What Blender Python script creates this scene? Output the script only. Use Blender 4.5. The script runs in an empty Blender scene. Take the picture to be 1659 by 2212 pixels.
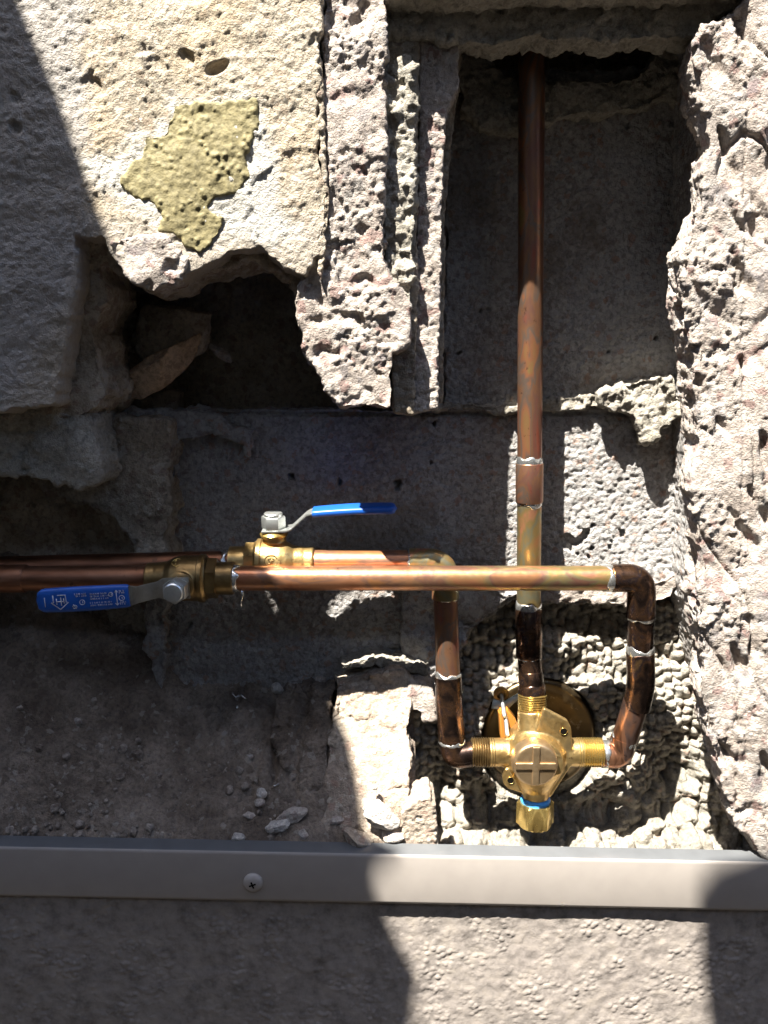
import bpy, bmesh, math, random
import numpy as np
from mathutils import Vector, Matrix, noise as mn
from mathutils.geometry import tessellate_polygon
random.seed(5)
R = math.radians
C = bpy.context.scene.collection
sc = bpy.context.scene

# ---------------------------------------------------------------- camera, sky, sun, exposure
FPX, PITCH, CY, CZ = 1791.0, R(10.0), -0.665, 1.5      # photo measured on a 1659 x 2212 sheet
cam_d = bpy.data.cameras.new('camera')
cam = bpy.data.objects.new('camera', cam_d); C.objects.link(cam)
cam.location = (0, CY, CZ); cam.rotation_euler = (R(90) - PITCH, 0, 0)
cam_d.sensor_fit = 'VERTICAL'; cam_d.sensor_height = 24; cam_d.sensor_width = 18
cam_d.lens = 24 * FPX / 2212
cam_d.clip_start = 0.01; cam_d.clip_end = 200
sc.camera = cam
SUN = Vector((0.80, 1.0, -2.5))                        # direction the light travels
w = bpy.data.worlds.new("World"); sc.world = w; w.use_nodes = True
nt = w.node_tree; bg = nt.nodes['Background']
sky = nt.nodes.new('ShaderNodeTexSky'); sky.sky_type = 'NISHITA'; sky.sun_disc = False
sky.sun_elevation = math.atan2(2.5, math.hypot(.63, 1.0))
sky.sun_rotation = math.atan2(-SUN.x, -SUN.y)          # clockwise from +Y
sky.air_density = 1.0; sky.dust_density = 1.0
nt.links.new(sky.outputs[0], bg.inputs[0]); bg.inputs[1].default_value = 0.11
sl = bpy.data.lights.new('sun', 'SUN'); sl.energy = 5.0; sl.angle = R(0.5); sl.color = (1.0, .95, .86)
so = bpy.data.objects.new('sun', sl); C.objects.link(so)
so.rotation_euler = SUN.to_track_quat('-Z', 'Y').to_euler(); so.location = (-2, -3, 8)
sc.view_settings.view_transform = 'Standard'; sc.view_settings.look = 'None'
sc.view_settings.gamma = 1.0; sc.view_settings.exposure = 2.12
sc.cycles.max_bounces = 6
sc.cycles.caustics_reflective = False; sc.cycles.caustics_refractive = False

def P(u, v, y):
    """point of the photo sheet (1659 x 2212) taken at real depth y (0 = face of the stucco, + into the wall)"""
    x = (u - 829.5) / FPX; k = -(v - 1106) / FPX
    dy = math.cos(PITCH) + k * math.sin(PITCH); dz = -math.sin(PITCH) + k * math.cos(PITCH)
    t = (y - CY) / dy
    return Vector((x * t, y, CZ + dz * t))
def UV(X, Y, Z):
    """inverse of P for arrays"""
    dy = Y - CY; dz = Z - CZ
    d = dy * math.cos(PITCH) - dz * math.sin(PITCH); k = dy * math.sin(PITCH) + dz * math.cos(PITCH)
    return 829.5 + FPX * X / d, 1106 - FPX * k / d

# ---------------------------------------------------------------- numpy noise
_rs = np.random.RandomState(11)
_G = _rs.normal(size=(256, 3)).astype(np.float32); _G /= np.linalg.norm(_G, axis=1)[:, None]
_PT = _rs.rand(1024, 3).astype(np.float32)
def _h(ix, iy, iz, seed):
    h = (ix * 73856093) ^ (iy * 19349663) ^ (iz * 83492791) ^ (seed * 2654435)
    h = (h ^ (h >> 13)) * 1274126177
    return (h ^ (h >> 16))
def perlin(p, seed=0):
    i = np.floor(p).astype(np.int64); f = (p - i).astype(np.float32)
    u = f * f * f * (f * (f * 6 - 15) + 10)
    out = 0
    for a in (0, 1):
        wa = u[:, 0] if a else 1 - u[:, 0]
        for b in (0, 1):
            wb = u[:, 1] if b else 1 - u[:, 1]
            for c in (0, 1):
                wc = u[:, 2] if c else 1 - u[:, 2]
                g = _G[_h(i[:, 0] + a, i[:, 1] + b, i[:, 2] + c, seed) & 255]
                out = out + wa * wb * wc * (g[:, 0] * (f[:, 0] - a) + g[:, 1] * (f[:, 1] - b) + g[:, 2] * (f[:, 2] - c))
    return out * 1.5
def fbm(p, scale, octs=3, gain=.5, seed=0):
    s = 0; a = 1.0; q = p / scale
    for o in range(octs):
        s = s + a * perlin(q + 17.3 * o, seed + o); a *= gain; q = q * 2.03
    return s
def worley(p, scale, seed=0, jit=1.0):
    q = p / scale; i = np.floor(q).astype(np.int64)
    f1 = np.full(len(p), 9.0, np.float32)
    for a in (-1, 0, 1):
        for b in (-1, 0, 1):
            for c in (-1, 0, 1):
                c3 = i + np.array([a, b, c])
                o = _PT[_h(c3[:, 0], c3[:, 1], c3[:, 2], seed) & 1023]
                d = c3 + .5 + (o - .5) * jit - q
                f1 = np.minimum(f1, (d * d).sum(1))
    return np.sqrt(f1)
def dome(p, scale, seed=0, jit=1.0, r=.75):
    return np.sqrt(np.clip(1 - (worley(p, scale, seed, jit) / r) ** 2, 0, 1))

def facets(p, scale, seed=0, tilt=1.0):
    """broken stone: every cell is a flat chip with its own height and slope"""
    q = p / scale; q = q + np.stack([perlin(q * 1.7, seed + 1), perlin(q * 1.7, seed + 2), perlin(q * 1.7, seed + 3)], 1) * .22
    i = np.floor(q).astype(np.int64)
    f1 = np.full(len(p), 9.0, np.float32); out = np.zeros(len(p), np.float32)
    for a in (-1, 0, 1):
        for b in (-1, 0, 1):
            for c in (-1, 0, 1):
                c3 = i + np.array([a, b, c]); h = _h(c3[:, 0], c3[:, 1], c3[:, 2], seed)
                o = _PT[h & 1023]; r = q - (c3 + o); d = (r * r).sum(1); m = d < f1
                g = _G[(h >> 5) & 255]; val = (o[:, 1] - .5) + (r * g).sum(1) * tilt
                f1 = np.where(m, d, f1); out = np.where(m, val, out)
    return out
# ---------------------------------------------------------------- object helpers
def link(o, parent=None):
    C.objects.link(o)
    if parent is not None:
        o.parent = parent; o.matrix_parent_inverse = Matrix.Translation(-parent.location)
    return o
def tag(o, label=None, cat=None, group=None, kind=None):
    if label: o['label'] = label
    if cat: o['category'] = cat
    if group: o['group'] = group
    if kind: o['kind'] = kind
    return o
def thing(name, loc, label, cat, group=None):
    o = bpy.data.objects.new(name, None); C.objects.link(o); o.location = loc; o.empty_display_size = .02
    return tag(o, label, cat, group)
def mobj(name, me, mat, parent=None, smooth=True):
    me.name = name
    o = bpy.data.objects.new(name, me); link(o, parent)
    if mat: me.materials.clear(); me.materials.append(mat)
    if smooth: me.polygons.foreach_set('use_smooth', np.ones(len(me.polygons), bool))
    return o
def bmo(name, bm, mat, parent=None, smooth=True, auto=None):
    bmesh.ops.recalc_face_normals(bm, faces=bm.faces[:])
    me = bpy.data.meshes.new(name); bm.to_mesh(me); bm.free()
    o = mobj(name, me, mat, parent, smooth)
    if auto and smooth:
        me.set_sharp_from_angle(angle=R(auto))
    return o
def coords(me):
    a = np.empty(len(me.vertices) * 3, np.float32); me.vertices.foreach_get('co', a); return a.reshape(-1, 3)
def setco(me, a):
    me.vertices.foreach_set('co', a.astype(np.float32).ravel()); me.update()
def normals(me):
    a = np.empty(len(me.vertices) * 3, np.float32); me.vertex_normals.foreach_get('vector', a); return a.reshape(-1, 3)
def remesh(bm, vox, smooth_it=0):
    """closed bmesh -> even voxel mesh"""
    bmesh.ops.recalc_face_normals(bm, faces=bm.faces[:])
    me = bpy.data.meshes.new('tmp'); bm.to_mesh(me); bm.free()
    o = bpy.data.objects.new('tmp', me); C.objects.link(o)
    m = o.modifiers.new('r', 'REMESH'); m.mode = 'VOXEL'; m.voxel_size = vox; m.adaptivity = 0
    if smooth_it:
        s = o.modifiers.new('s', 'SMOOTH'); s.iterations = smooth_it; s.factor = .5
    dg = bpy.context.evaluated_depsgraph_get()
    out = bpy.data.meshes.new_from_object(o.evaluated_get(dg))
    bpy.data.objects.remove(o); bpy.data.meshes.remove(me)
    return out
def jag(poly, amp, seed, step=5):
    pts = []
    n = len(poly)
    for i in range(n):
        a = poly[i]; b = poly[(i + 1) % n]
        L = math.dist(a[:2], b[:2]); k = max(1, int(L / step))
        for j in range(k):
            t = j / k; u = a[0] + (b[0] - a[0]) * t; v = a[1] + (b[1] - a[1]) * t
            y = (a[2] + (b[2] - a[2]) * t) if len(a) > 2 else None
            def nz(s, q): return mn.noise(Vector((u / s, v / s, seed * 7.1 + q)))
            du = nz(70, 0) * 1.1 + nz(25, 3) * 1.0 + nz(11, 6) * .55 + nz(5, 8) * .2
            dv = nz(70, 30) * 1.1 + nz(25, 33) * 1.0 + nz(11, 36) * .55 + nz(5, 38) * .2
            pts.append((u + du * amp, v + dv * amp, y))
    return pts
def prism(bm, poly, y0, y1, inset=1.0):
    fr = [P(p[0], p[1], p[2] if p[2] is not None else y0) for p in poly]
    a = [bm.verts.new(p) for p in fr]
    b = [bm.verts.new((p.x, y1, p.z)) for p in fr]
    n = len(a)
    for t in tessellate_polygon([[Vector((p[0], p[1], 0)) for p in poly]]):
        if len(set(t)) == 3:
            try:
                bm.faces.new([a[i] for i in t]); bm.faces.new([b[i] for i in t][::-1])
            except ValueError: pass
    for i in range(n):
        bm.faces.new((a[i], b[i], b[(i + 1) % n], a[(i + 1) % n]))
def inpoly(u, v, poly):
    c = np.zeros(len(u), bool); n = len(poly); j = n - 1
    for i in range(n):
        xi, yi = poly[i][:2]; xj, yj = poly[j][:2]
        m = ((yi > v) != (yj > v)) & (u < (xj - xi) * (v - yi) / (yj - yi + 1e-9) + xi)
        c ^= m; j = i
    return c
def displace(me, fn):
    co = coords(me); n = normals(me); d = fn(co, n)
    setco(me, co + (n * d[:, None] if d.ndim == 1 else d))
def slab(name, poly, y0, y1, mat, parent, disp, vox=.0014, amp=5, seed=1, extra=None):
    bm = bmesh.new(); prism(bm, jag([tuple(p) for p in poly], amp, seed), y0, y1)
    bmesh.ops.triangulate(bm, faces=[f for f in bm.faces if len(f.verts) > 4])
    if extra: extra(bm)
    me = remesh(bm, vox, 2)
    displace(me, disp)
    return mobj(name, me, mat, parent)

def d_stucco(co, n):
    return fbm(co, .07, 2, .5, 1) * .0022 + fbm(co, .016, 2, .6, 5) * .0009 + fbm(co, .0045, 3, .6, 9) * .0008 + np.maximum(fbm(co, .024, 3, .6, 12), 0) * .0016
def d_broken(co, n):
    k = np.clip(.75 + fbm(co, .05, 2, .5, 28) * 1.1, .2, 1.35)
    chip = np.clip(fbm(co, .019, 2, .55, 27) - .34, 0, .5) * .007
    return fbm(co, .06, 3, .55, 21) * .0050 + k * (facets(co, .019, 25) * .0019 + facets(co, .0065, 26) * .0009 + fbm(co, .016, 3, .62, 25) * .0009 + fbm(co, .0042, 2, .6, 29) * .0010) - chip
def d_mortar(co, n):
    return fbm(co, .04, 3, .55, 31) * .0045 + facets(co, .009, 35) * .0022 + (dome(co, .0055, 6) - .5) * .0010 + fbm(co, .004, 2, .6, 33) * .0008
def d_cmu(co, n):
    return fbm(co, .09, 2, .5, 41) * .0014 + (dome(co, .0040, 8) - .5) * .0015 + fbm(co, .011, 3, .6, 43) * .0009
def d_dirt(co, n):
    return fbm(co, .06, 4, .55, 51) * .005 + fbm(co, .006, 2, .6, 56) * .0009

# ---------------------------------------------------------------- materials
def mat_new(name):
    m = bpy.data.materials.new(name); m.use_nodes = True
    return m, m.node_tree, m.node_tree.nodes['Principled BSDF']
def nd(nt, t, **kw):
    n = nt.nodes.new(t)
    for k, v in kw.items():
        if k in n.inputs: n.inputs[k].default_value = v
        else: setattr(n, k, v)
    return n
def ramp(nt, stops):
    r = nt.nodes.new('ShaderNodeValToRGB'); e = r.color_ramp.elements
    e[0].position, e[0].color = stops[0][0], (*stops[0][1], 1)
    e[1].position, e[1].color = stops[-1][0], (*stops[-1][1], 1)
    for p, c in stops[1:-1]:
        x = e.new(p); x.color = (*c, 1)
    return r
def mix(nt, fac, a, b, mode='MIX'):
    m = nt.nodes.new('ShaderNodeMix'); m.data_type = 'RGBA'; m.blend_type = mode
    for s, v in ((0, fac), (6, a), (7, b)):
        if hasattr(v, 'links') or hasattr(v, 'is_linked'): nt.links.new(v, m.inputs[s])
        else: m.inputs[s].default_value = v if s == 0 else (*v, 1)
    return m.outputs[2]
def rock_mat(name, c_lo, c_hi, spots=(), big=14, fine=260, spotscale=110, rough=.95, bump=.0012, tintattr=False, grime=None):
    m, nt, b = mat_new(name); tc = nd(nt, 'ShaderNodeTexCoord'); L = nt.links.new
    def noise_(s, d=4, r=.6):
        n = nd(nt, 'ShaderNodeTexNoise', Scale=s, Detail=d, Roughness=r); L(tc.outputs['Object'], n.inputs['Vector']); return n
    n1 = noise_(big, 5); r1 = ramp(nt, [(.36, c_lo), (.64, c_hi)]); L(n1.outputs[0], r1.inputs[0])
    col = r1.outputs[0]
    n2 = noise_(fine, 3, .7); r2 = ramp(nt, [(.25, (.5, .5, .5)), (.5, (.98, .98, .98)), (.78, (1.3, 1.28, 1.22))]); L(n2.outputs[0], r2.inputs[0])
    col = mix(nt, 1.0, col, r2.outputs[0], 'MULTIPLY')
    wn = nd(nt, 'ShaderNodeTexNoise', Scale=330, Detail=3); L(tc.outputs['Object'], wn.inputs['Vector'])
    wv = nd(nt, 'ShaderNodeMix', data_type='VECTOR'); wv.inputs[0].default_value = .0045
    L(tc.outputs['Object'], wv.inputs[4]); L(wn.outputs['Color'], wv.inputs[5])
    for k, (sc_, amount, cc) in enumerate(spots):
        v = nd(nt, 'ShaderNodeTexVoronoi', Scale=sc_); L(wv.outputs[1], v.inputs['Vector'])
        sx = nd(nt, 'ShaderNodeSeparateColor'); L(v.outputs['Color'], sx.inputs[0])
        rr = ramp(nt, [(amount, (1, 1, 1)), (amount + .02, (0, 0, 0))]); L(sx.outputs[k % 3], rr.inputs[0])
        mu = nd(nt, 'ShaderNodeMath', operation='MULTIPLY'); L(rr.outputs[0], mu.inputs[0]); mu.inputs[1].default_value = .5
        col = mix(nt, mu.outputs[0], col, cc)
    if grime:
        n3 = noise_(grime[0], 6, .65); r3 = ramp(nt, [(grime[1], (0, 0, 0)), (grime[1] + .12, (1, 1, 1))]); L(n3.outputs[0], r3.inputs[0])
        mm = nd(nt, 'ShaderNodeMath', operation='MULTIPLY'); L(r3.outputs[0], mm.inputs[0]); mm.inputs[1].default_value = grime[3]
        col = mix(nt, mm.outputs[0], col, grime[2])
    if tintattr:
        at = nd(nt, 'ShaderNodeAttribute'); at.attribute_name = 'tint'
        col = mix(nt, at.outputs['Alpha'], col, at.outputs['Color'])
    L(col, b.inputs['Base Color']); b.inputs['Roughness'].default_value = rough
    b.inputs['Specular IOR Level'].default_value = .25
    n4 = noise_(700, 3, .7); n5 = noise_(300, 2, .6)
    ad = nd(nt, 'ShaderNodeMath', operation='ADD'); L(n4.outputs[0], ad.inputs[0]); L(n5.outputs[0], ad.inputs[1])
    bp = nd(nt, 'ShaderNodeBump', Strength=1.0, Distance=bump * 1.5); L(ad.outputs[0], bp.inputs['Height']); L(bp.outputs[0], b.inputs['Normal'])
    return m
M = {}
M['stucco'] = rock_mat('stucco', (.41, .35, .265), (.49, .43, .345), [(260, .10, (.28, .2, .14)), (330, .1, (.55, .5, .42))], big=9, tintattr=True)
M['shell'] = rock_mat('block_shell', (.30, .25, .19), (.46, .40, .32), [(170, .12, (.20, .13, .11)), (120, .1, (.52, .47, .40))], big=16)
M['broken'] = rock_mat('broken_block', (.37, .315, .275), (.48, .425, .38), [(130, .08, (.22, .10, .09)), (150, .15, (.54, .51, .47)), (110, .06, (.17, .16, .17))], big=18)
M['mortar'] = rock_mat('mortar', (.33, .305, .255), (.44, .41, .355), [(240, .1, (.33, .29, .23))], big=20)
M['cmu'] = rock_mat('concrete_block', (.32, .305, .295), (.42, .41, .40), [(210, .15, (.22, .18, .16)), (240, .2, (.50, .48, .46)), (200, .05, (.38, .22, .15))], big=10, grime=(7, .50, (.15, .115, .085), .5))
M['keys'] = rock_mat('lath_plaster', (.28, .26, .22), (.38, .35, .30), [(200, .06, (.42, .29, .22))], big=12)
M['dirt'] = rock_mat('dirt', (.15, .118, .092), (.31, .255, .205), [(240, .03, (.4, .37, .32)), (140, .06, (.12, .09, .07))], big=22, rough=1)
M['rock'] = rock_mat('rubble_stone', (.40, .35, .31), (.56, .51, .46), [(220, .15, (.28, .2, .18))], big=40)
M['grit'] = rock_mat('grit', (.2, .16, .13), (.42, .37, .32), [], big=90)
M['palerock'] = rock_mat('pale_stone', (.50, .47, .43), (.66, .62, .57), [(220, .08, (.4, .34, .3))], big=40)
M['brick'] = rock_mat('fired_stub', (.36, .29, .23), (.48, .41, .33), [(160, .10, (.36, .22, .17)), (210, .12, (.66, .6, .5))], big=16)
M['boulder'] = rock_mat('buried_stone', (.48, .34, .22), (.60, .44, .30), [(220, .08, (.3, .2, .14))], big=30)
M['paint'] = rock_mat('olive_paint', (.215, .185, .095), (.26, .225, .115), [], big=12, rough=.6, bump=.0003)
M['taupe'] = rock_mat('taupe_paint', (.28, .25, .225), (.305, .27, .245), [], big=6, rough=.5, bump=.0002, fine=60)
M['ground'] = rock_mat('paving', (.05, .042, .035), (.08, .07, .058), [], big=3)

def metal(name, stops, scale=(20, 20, 20), rough=.25, metallic=.9, bump=.00025, rvar=.12, det=3, specks=None, second=None):
    m, nt, b = mat_new(name); tc = nd(nt, 'ShaderNodeTexCoord'); L = nt.links.new
    mp = nd(nt, 'ShaderNodeMapping'); mp.inputs['Scale'].default_value = scale; L(tc.outputs['Object'], mp.inputs[0])
    n = nd(nt, 'ShaderNodeTexNoise', Scale=1.0, Detail=det, Roughness=.55, Distortion=.6); L(mp.outputs[0], n.inputs['Vector'])
    r = ramp(nt, stops); L(n.outputs[0], r.inputs[0]); col = r.outputs[0]
    if second:   # heat stains take over beyond a place along the pipe
        r_ = ramp(nt, second[0]); L(n.outputs[0], r_.inputs[0]); sx_ = nd(nt, 'ShaderNodeSeparateXYZ'); L(tc.outputs['Object'], sx_.inputs[0])
        m1 = nd(nt, 'ShaderNodeMath', operation='MULTIPLY_ADD'); L(n.outputs[0], m1.inputs[0]); m1.inputs[1].default_value = .25; L(sx_.outputs[0], m1.inputs[2])
        mr_ = nd(nt, 'ShaderNodeMapRange'); L(m1.outputs[0], mr_.inputs[0]); mr_.inputs[1].default_value = second[1] + .09; mr_.inputs[2].default_value = second[1] + .21
        col = mix(nt, mr_.outputs[0], col, r_.outputs[0])
    if specks:
        v = nd(nt, 'ShaderNodeTexNoise', Scale=specks[0], Detail=4, Roughness=.7); L(tc.outputs['Object'], v.inputs['Vector'])
        rr = ramp(nt, [(specks[1], (0, 0, 0)), (specks[1] + .08, (1, 1, 1))]); L(v.outputs[0], rr.inputs[0])
        col = mix(nt, rr.outputs[0], col, specks[2])
    L(col, b.inputs['Base Color']); b.inputs['Metallic'].default_value = metallic
    n2 = nd(nt, 'ShaderNodeTexNoise', Scale=220, Detail=3); L(tc.outputs['Object'], n2.inputs['Vector'])
    mr = nd(nt, 'ShaderNodeMapRange'); L(n2.outputs[0], mr.inputs[0]); mr.inputs[3].default_value = rough - rvar * .5; mr.inputs[4].default_value = rough + rvar
    L(mr.outputs[0], b.inputs['Roughness'])
    bp = nd(nt, 'ShaderNodeBump', Strength=.5, Distance=bump); L(n2.outputs[0], bp.inputs['Height']); L(bp.outputs[0], b.inputs['Normal'])
    return m
CU = (.50, .235, .125); CUP = (.25, .125, .09); CUD = (.16, .075, .04); GO = (.33, .23, .09); PU = (.18, .10, .11); GR = (.26, .21, .11)
M['copper'] = metal('copper', [(.30, CUP), (.40, (.42, .17, .085)), (.5, CU), (.58, (.33, .18, .12)), (.66, (.52, .24, .10))], (16, 60, 60), .33, metallic=.75, specks=(160, .66, (.2, .08, .05)))
M['copper_tint'] = metal('copper_heat_tinted', [(.28, PU), (.38, CU), (.45, GO), (.52, GR), (.58, CUP), (.68, (.42, .2, .09))], (26, 40, 40), .33, metallic=.75, specks=(180, .68, (.2, .1, .06)))
M['copper_long'] = metal('copper_long_run', [(.30, CUP), (.40, (.42, .17, .085)), (.5, CU), (.58, (.33, .18, .12)), (.66, (.52, .24, .10))], (22, 50, 50), .31, metallic=.75, specks=(160, .66, (.2, .08, .05)),
    second=([(.28, PU), (.38, CU), (.45, GO), (.52, GR), (.58, CUP), (.68, (.42, .2, .09))], .03))
M['copper_riser'] = metal('copper_riser', [(.28, (.36, .10, .06)), (.40, CUP), (.48, (.30, .15, .08)), (.55, (.2, .15, .12)), (.62, (.40, .17, .085)), (.7, GO)], (60, 60, 20), .33, metallic=.75, specks=(150, .62, (.14, .07, .045)))
M['copper_rain'] = metal('copper_rainbow', [(.28, PU), (.38, CU), (.45, GO), (.52, (.24, .23, .15)), (.58, GO), (.68, (.42, .2, .09))], (30, 30, 24), .33, metallic=.75, specks=(180, .68, (.2, .1, .06)))
M['copper_dark'] = metal('copper_scorched', [(.30, (.02, .013, .01)), (.42, (.05, .032, .026)), (.52, (.15, .08, .045)), (.60, (.07, .05, .055)), (.70, (.34, .2, .09))], (44, 50, 40), .23)
M['copper_old'] = metal('copper_weathered', [(.30, (.10, .05, .03)), (.5, (.26, .12, .07)), (.7, (.36, .19, .12))], (14, 50, 50), .42, specks=(90, .6, (.12, .07, .05)))
M['copper_leg'] = metal('copper_leg', [(.30, (.05, .03, .02)), (.42, (.20, .09, .05)), (.5, (.42, .2, .11)), (.58, (.2, .13, .11)), (.68, (.10, .05, .03))], (60, 60, 22), .30, metallic=.85, specks=(140, .6, (.08, .05, .04)))
M['solder'] = metal('solder', [(.3, (.55, .55, .53)), (.7, (.78, .78, .76))], (80, 80, 80), .22, bump=.0006)
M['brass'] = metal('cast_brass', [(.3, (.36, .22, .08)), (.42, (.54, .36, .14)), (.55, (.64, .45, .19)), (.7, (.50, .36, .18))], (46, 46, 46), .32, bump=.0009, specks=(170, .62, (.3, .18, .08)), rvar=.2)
M['brass_m'] = metal('machined_brass', [(.3, (.60, .40, .12)), (.7, (.80, .60, .22))], (40, 40, 40), .22)
M['brass_cap'] = metal('brass_cap', [(.3, (.50, .34, .18)), (.7, (.64, .46, .27))], (60, 60, 60), .36, bump=.0006)
M['brass_shaded'] = metal('shaded_dull_brass', [(.3, (.07, .05, .03)), (.7, (.17, .125, .065))], (30, 30, 30), .32, specks=(60, .6, (.3, .27, .2)))  # dull brass, base colour lowered to carry the valve's shade
M['brass_dark'] = metal('dark_brass', [(.3, (.14, .09, .04)), (.7, (.38, .26, .11))], (50, 50, 50), .35, bump=.0006)  # darker brass for the front ball valve, left threads and one mark
M['zinc'] = metal('zinc_steel', [(.3, (.62, .64, .62)), (.7, (.78, .80, .78))], (60, 60, 60), .34)
M['steel'] = metal('steel', [(.3, (.30, .28, .24)), (.7, (.52, .50, .44))], (60, 60, 60), .38)
def plain(name, col, rough=.5, metallic=0, spec=.5, var=(.8, 1.12)):
    m, nt, b = mat_new(name); L = nt.links.new
    tc = nd(nt, 'ShaderNodeTexCoord'); n = nd(nt, 'ShaderNodeTexNoise', Scale=60, Detail=5); L(tc.outputs['Object'], n.inputs['Vector'])
    r = ramp(nt, [(.3, tuple(c * var[0] for c in col)), (.7, tuple(min(1, c * var[1]) for c in col))]); L(n.outputs[0], r.inputs[0])
    L(r.outputs[0], b.inputs['Base Color']); b.inputs['Roughness'].default_value = rough; b.inputs['Metallic'].default_value = metallic
    b.inputs['Specular IOR Level'].default_value = spec
    return m
M['blue'] = plain('blue_vinyl', (.012, .10, .46), .38)
M['bluetape'] = plain('blue_sealant', (.07, .38, .85), .35)
M['white'] = plain('white_print', (.6, .62, .66), .6)
M['palebr'] = plain('pale_bracket', (.55, .62, .60), .4)
M['orange'] = plain('amber_plug', (.42, .17, .03), .35)
M['trim'] = plain('taupe_metal', (.36, .325, .295), .40, var=(.95, 1.03))
M['trimtop'] = plain('trim_sky_tint', (.11, .115, .12), .38, var=(.9, 1.05))  # sky reflection on the slanted top put into its colour
M['dark'] = plain('recess_shade', (.008, .007, .006), 1, spec=0)  # near-black colour stands in for shade inside holes and slots
M['caster_cloth'] = plain('caster_cloth', (.30, .27, .22), .9)

# ---------------------------------------------------------------- masonry wall
wall = thing('masonry_wall', P(829, 1106, .06), 'broken stucco and concrete block wall opened up around copper pipes', 'wall')

STUC = [(-330, -320), (705, -320), (698, 0), (688, 140), (690, 330), (706, 420), (694, 540), (655, 596), (612, 572), (560, 534),
        (500, 540), (452, 572), (400, 600), (325, 628), (262, 592), (245, 555), (225, 516), (168, 506), (160, 640), (142, 720), (118, 868), (0, 888), (-330, 890)]
WHITE = [(160, 360), (250, 330), (340, 270), (370, 210), (430, 225), (560, 215), (600, 330), (615, 440), (615, 500), (560, 530), (480, 520), (330, 470), (240, 420)]
def tint_stucco(o):
    me = o.data; co = coords(me); u, v = UV(co[:, 0], co[:, 1], co[:, 2])
    n = len(co); wob = fbm(co, .03, 4, .6, 77) * 30
    def soft(poly, sx=1, sz=1):
        acc = np.zeros(n, np.float32)
        for k in range(6):
            a = k * math.pi / 3
            acc += inpoly(u + sx * wob + math.cos(a) * 16, v + sz * wob + math.sin(a) * 16, poly)
        return acc / 6
    col = np.zeros((n, 3), np.float32); al = np.zeros(n, np.float32)
    def lay(c, w_):
        nonlocal al
        t = w_ + al * (1 - w_) + 1e-6; col[:] = (np.array(c) * w_[:, None] + col * (al * (1 - w_))[:, None]) / t[:, None]; al = t
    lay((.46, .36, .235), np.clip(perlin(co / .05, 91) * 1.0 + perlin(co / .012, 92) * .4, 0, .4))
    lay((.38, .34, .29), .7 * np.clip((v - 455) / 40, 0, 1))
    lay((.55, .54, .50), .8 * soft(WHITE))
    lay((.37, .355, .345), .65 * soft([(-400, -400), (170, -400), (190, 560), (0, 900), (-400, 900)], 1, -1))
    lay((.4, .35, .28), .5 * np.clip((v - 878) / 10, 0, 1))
    T = np.concatenate([col, al[:, None]], 1).astype(np.float32)
    a = me.color_attributes.new('tint', 'FLOAT_COLOR', 'POINT'); a.data.foreach_set('color', T.ravel())
def scrapes(co, n):
    d = d_stucco(co, n)
    u, v = UV(co[:, 0], co[:, 1], co[:, 2]); fr = n[:, 1] < -.5
    for (cu, cv, a, b, ang, dep) in ((470, 146, 30, 14, -.5, .0050), (405, 125, 24, 15, .9, .0022), (345, 140, 24, 12, 1.1, .0018), (210, 185, 30, 12, .9, .0024), (30, 210, 20, 12, 1.0, .003), (32, 275, 20, 13, .9, .003)):
        x = (u - cu) * math.cos(ang) + (v - cv) * math.sin(ang); z = -(u - cu) * math.sin(ang) + (v - cv) * math.cos(ang)
        q = 1 - (x / a) ** 2 - (z / b) ** 2
        m = fr & (q > -.2); k = np.clip(q[m] * 1.6, 0, 1)
        d[m] = d[m] * (1 - k) - dep * k
    # smooth trowelled area right of the paint
    q = fr & inpoly(u, v, [(540, 400), (600, 350), (612, 480), (560, 500)]); d[q] *= .35
    return d
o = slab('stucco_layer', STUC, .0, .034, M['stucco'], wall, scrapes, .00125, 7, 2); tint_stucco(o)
tag(o, 'cream rough stucco with flaked edges')
# olive paint left on the stucco
PAINT = [(372, 250), (378, 228), (440, 218), (490, 213), (552, 216), (556, 265), (535, 300), (533, 345), (538, 385), (520, 408), (465, 432), (445, 448), (487, 470),
         (470, 510), (455, 540), (430, 545), (395, 520), (360, 505), (345, 490), (358, 462), (340, 430), (330, 425), (300, 432), (258, 405), (258, 385), (290, 345), (320, 300), (352, 290)]
def d_paint(co, n):
    g = dome(co, .0055, 14, 1.0, .40) * .0011 * np.clip(.5 + perlin(co / .022, 15) * 1.6, 0, 1.2)
    return fbm(co, .07, 2, .5, 1) * .0020 + g - dome(co, .011, 19, 1.0, .16) * .0007 + fbm(co, .004, 2, .6, 9) * .0003 + fbm(co, .012, 2, .5, 4) * .0007
slab('paint_patch', PAINT, -.0016, .003, M['paint'], wall, d_paint, .001, 9, 3)
tag(bpy.data.objects['paint_patch'], 'olive yellow patch of old textured paint')
# block shell behind the stucco (visible under the ragged edge)
SH = [(-330, 880), (-330, 300), (600, 300), (690, 560), (640, 640), (600, 590), (540, 560), (470, 575), (395, 600), (330, 640), (262, 610), (205, 560), (232, 640), (205, 720), (215, 790), (235, 860), (180, 905), (0, 905)]
slab('block_shell', SH, .030, .115, M['shell'], wall, d_broken, .0017, 9, 4)
LUMP = [(238, 520), (300, 508), (360, 520), (400, 560), (390, 605), (325, 628), (262, 590)]
slab('mortar_lump', LUMP, -.003, .04, M['broken'], wall, d_broken, .0013, 5, 6)
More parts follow.
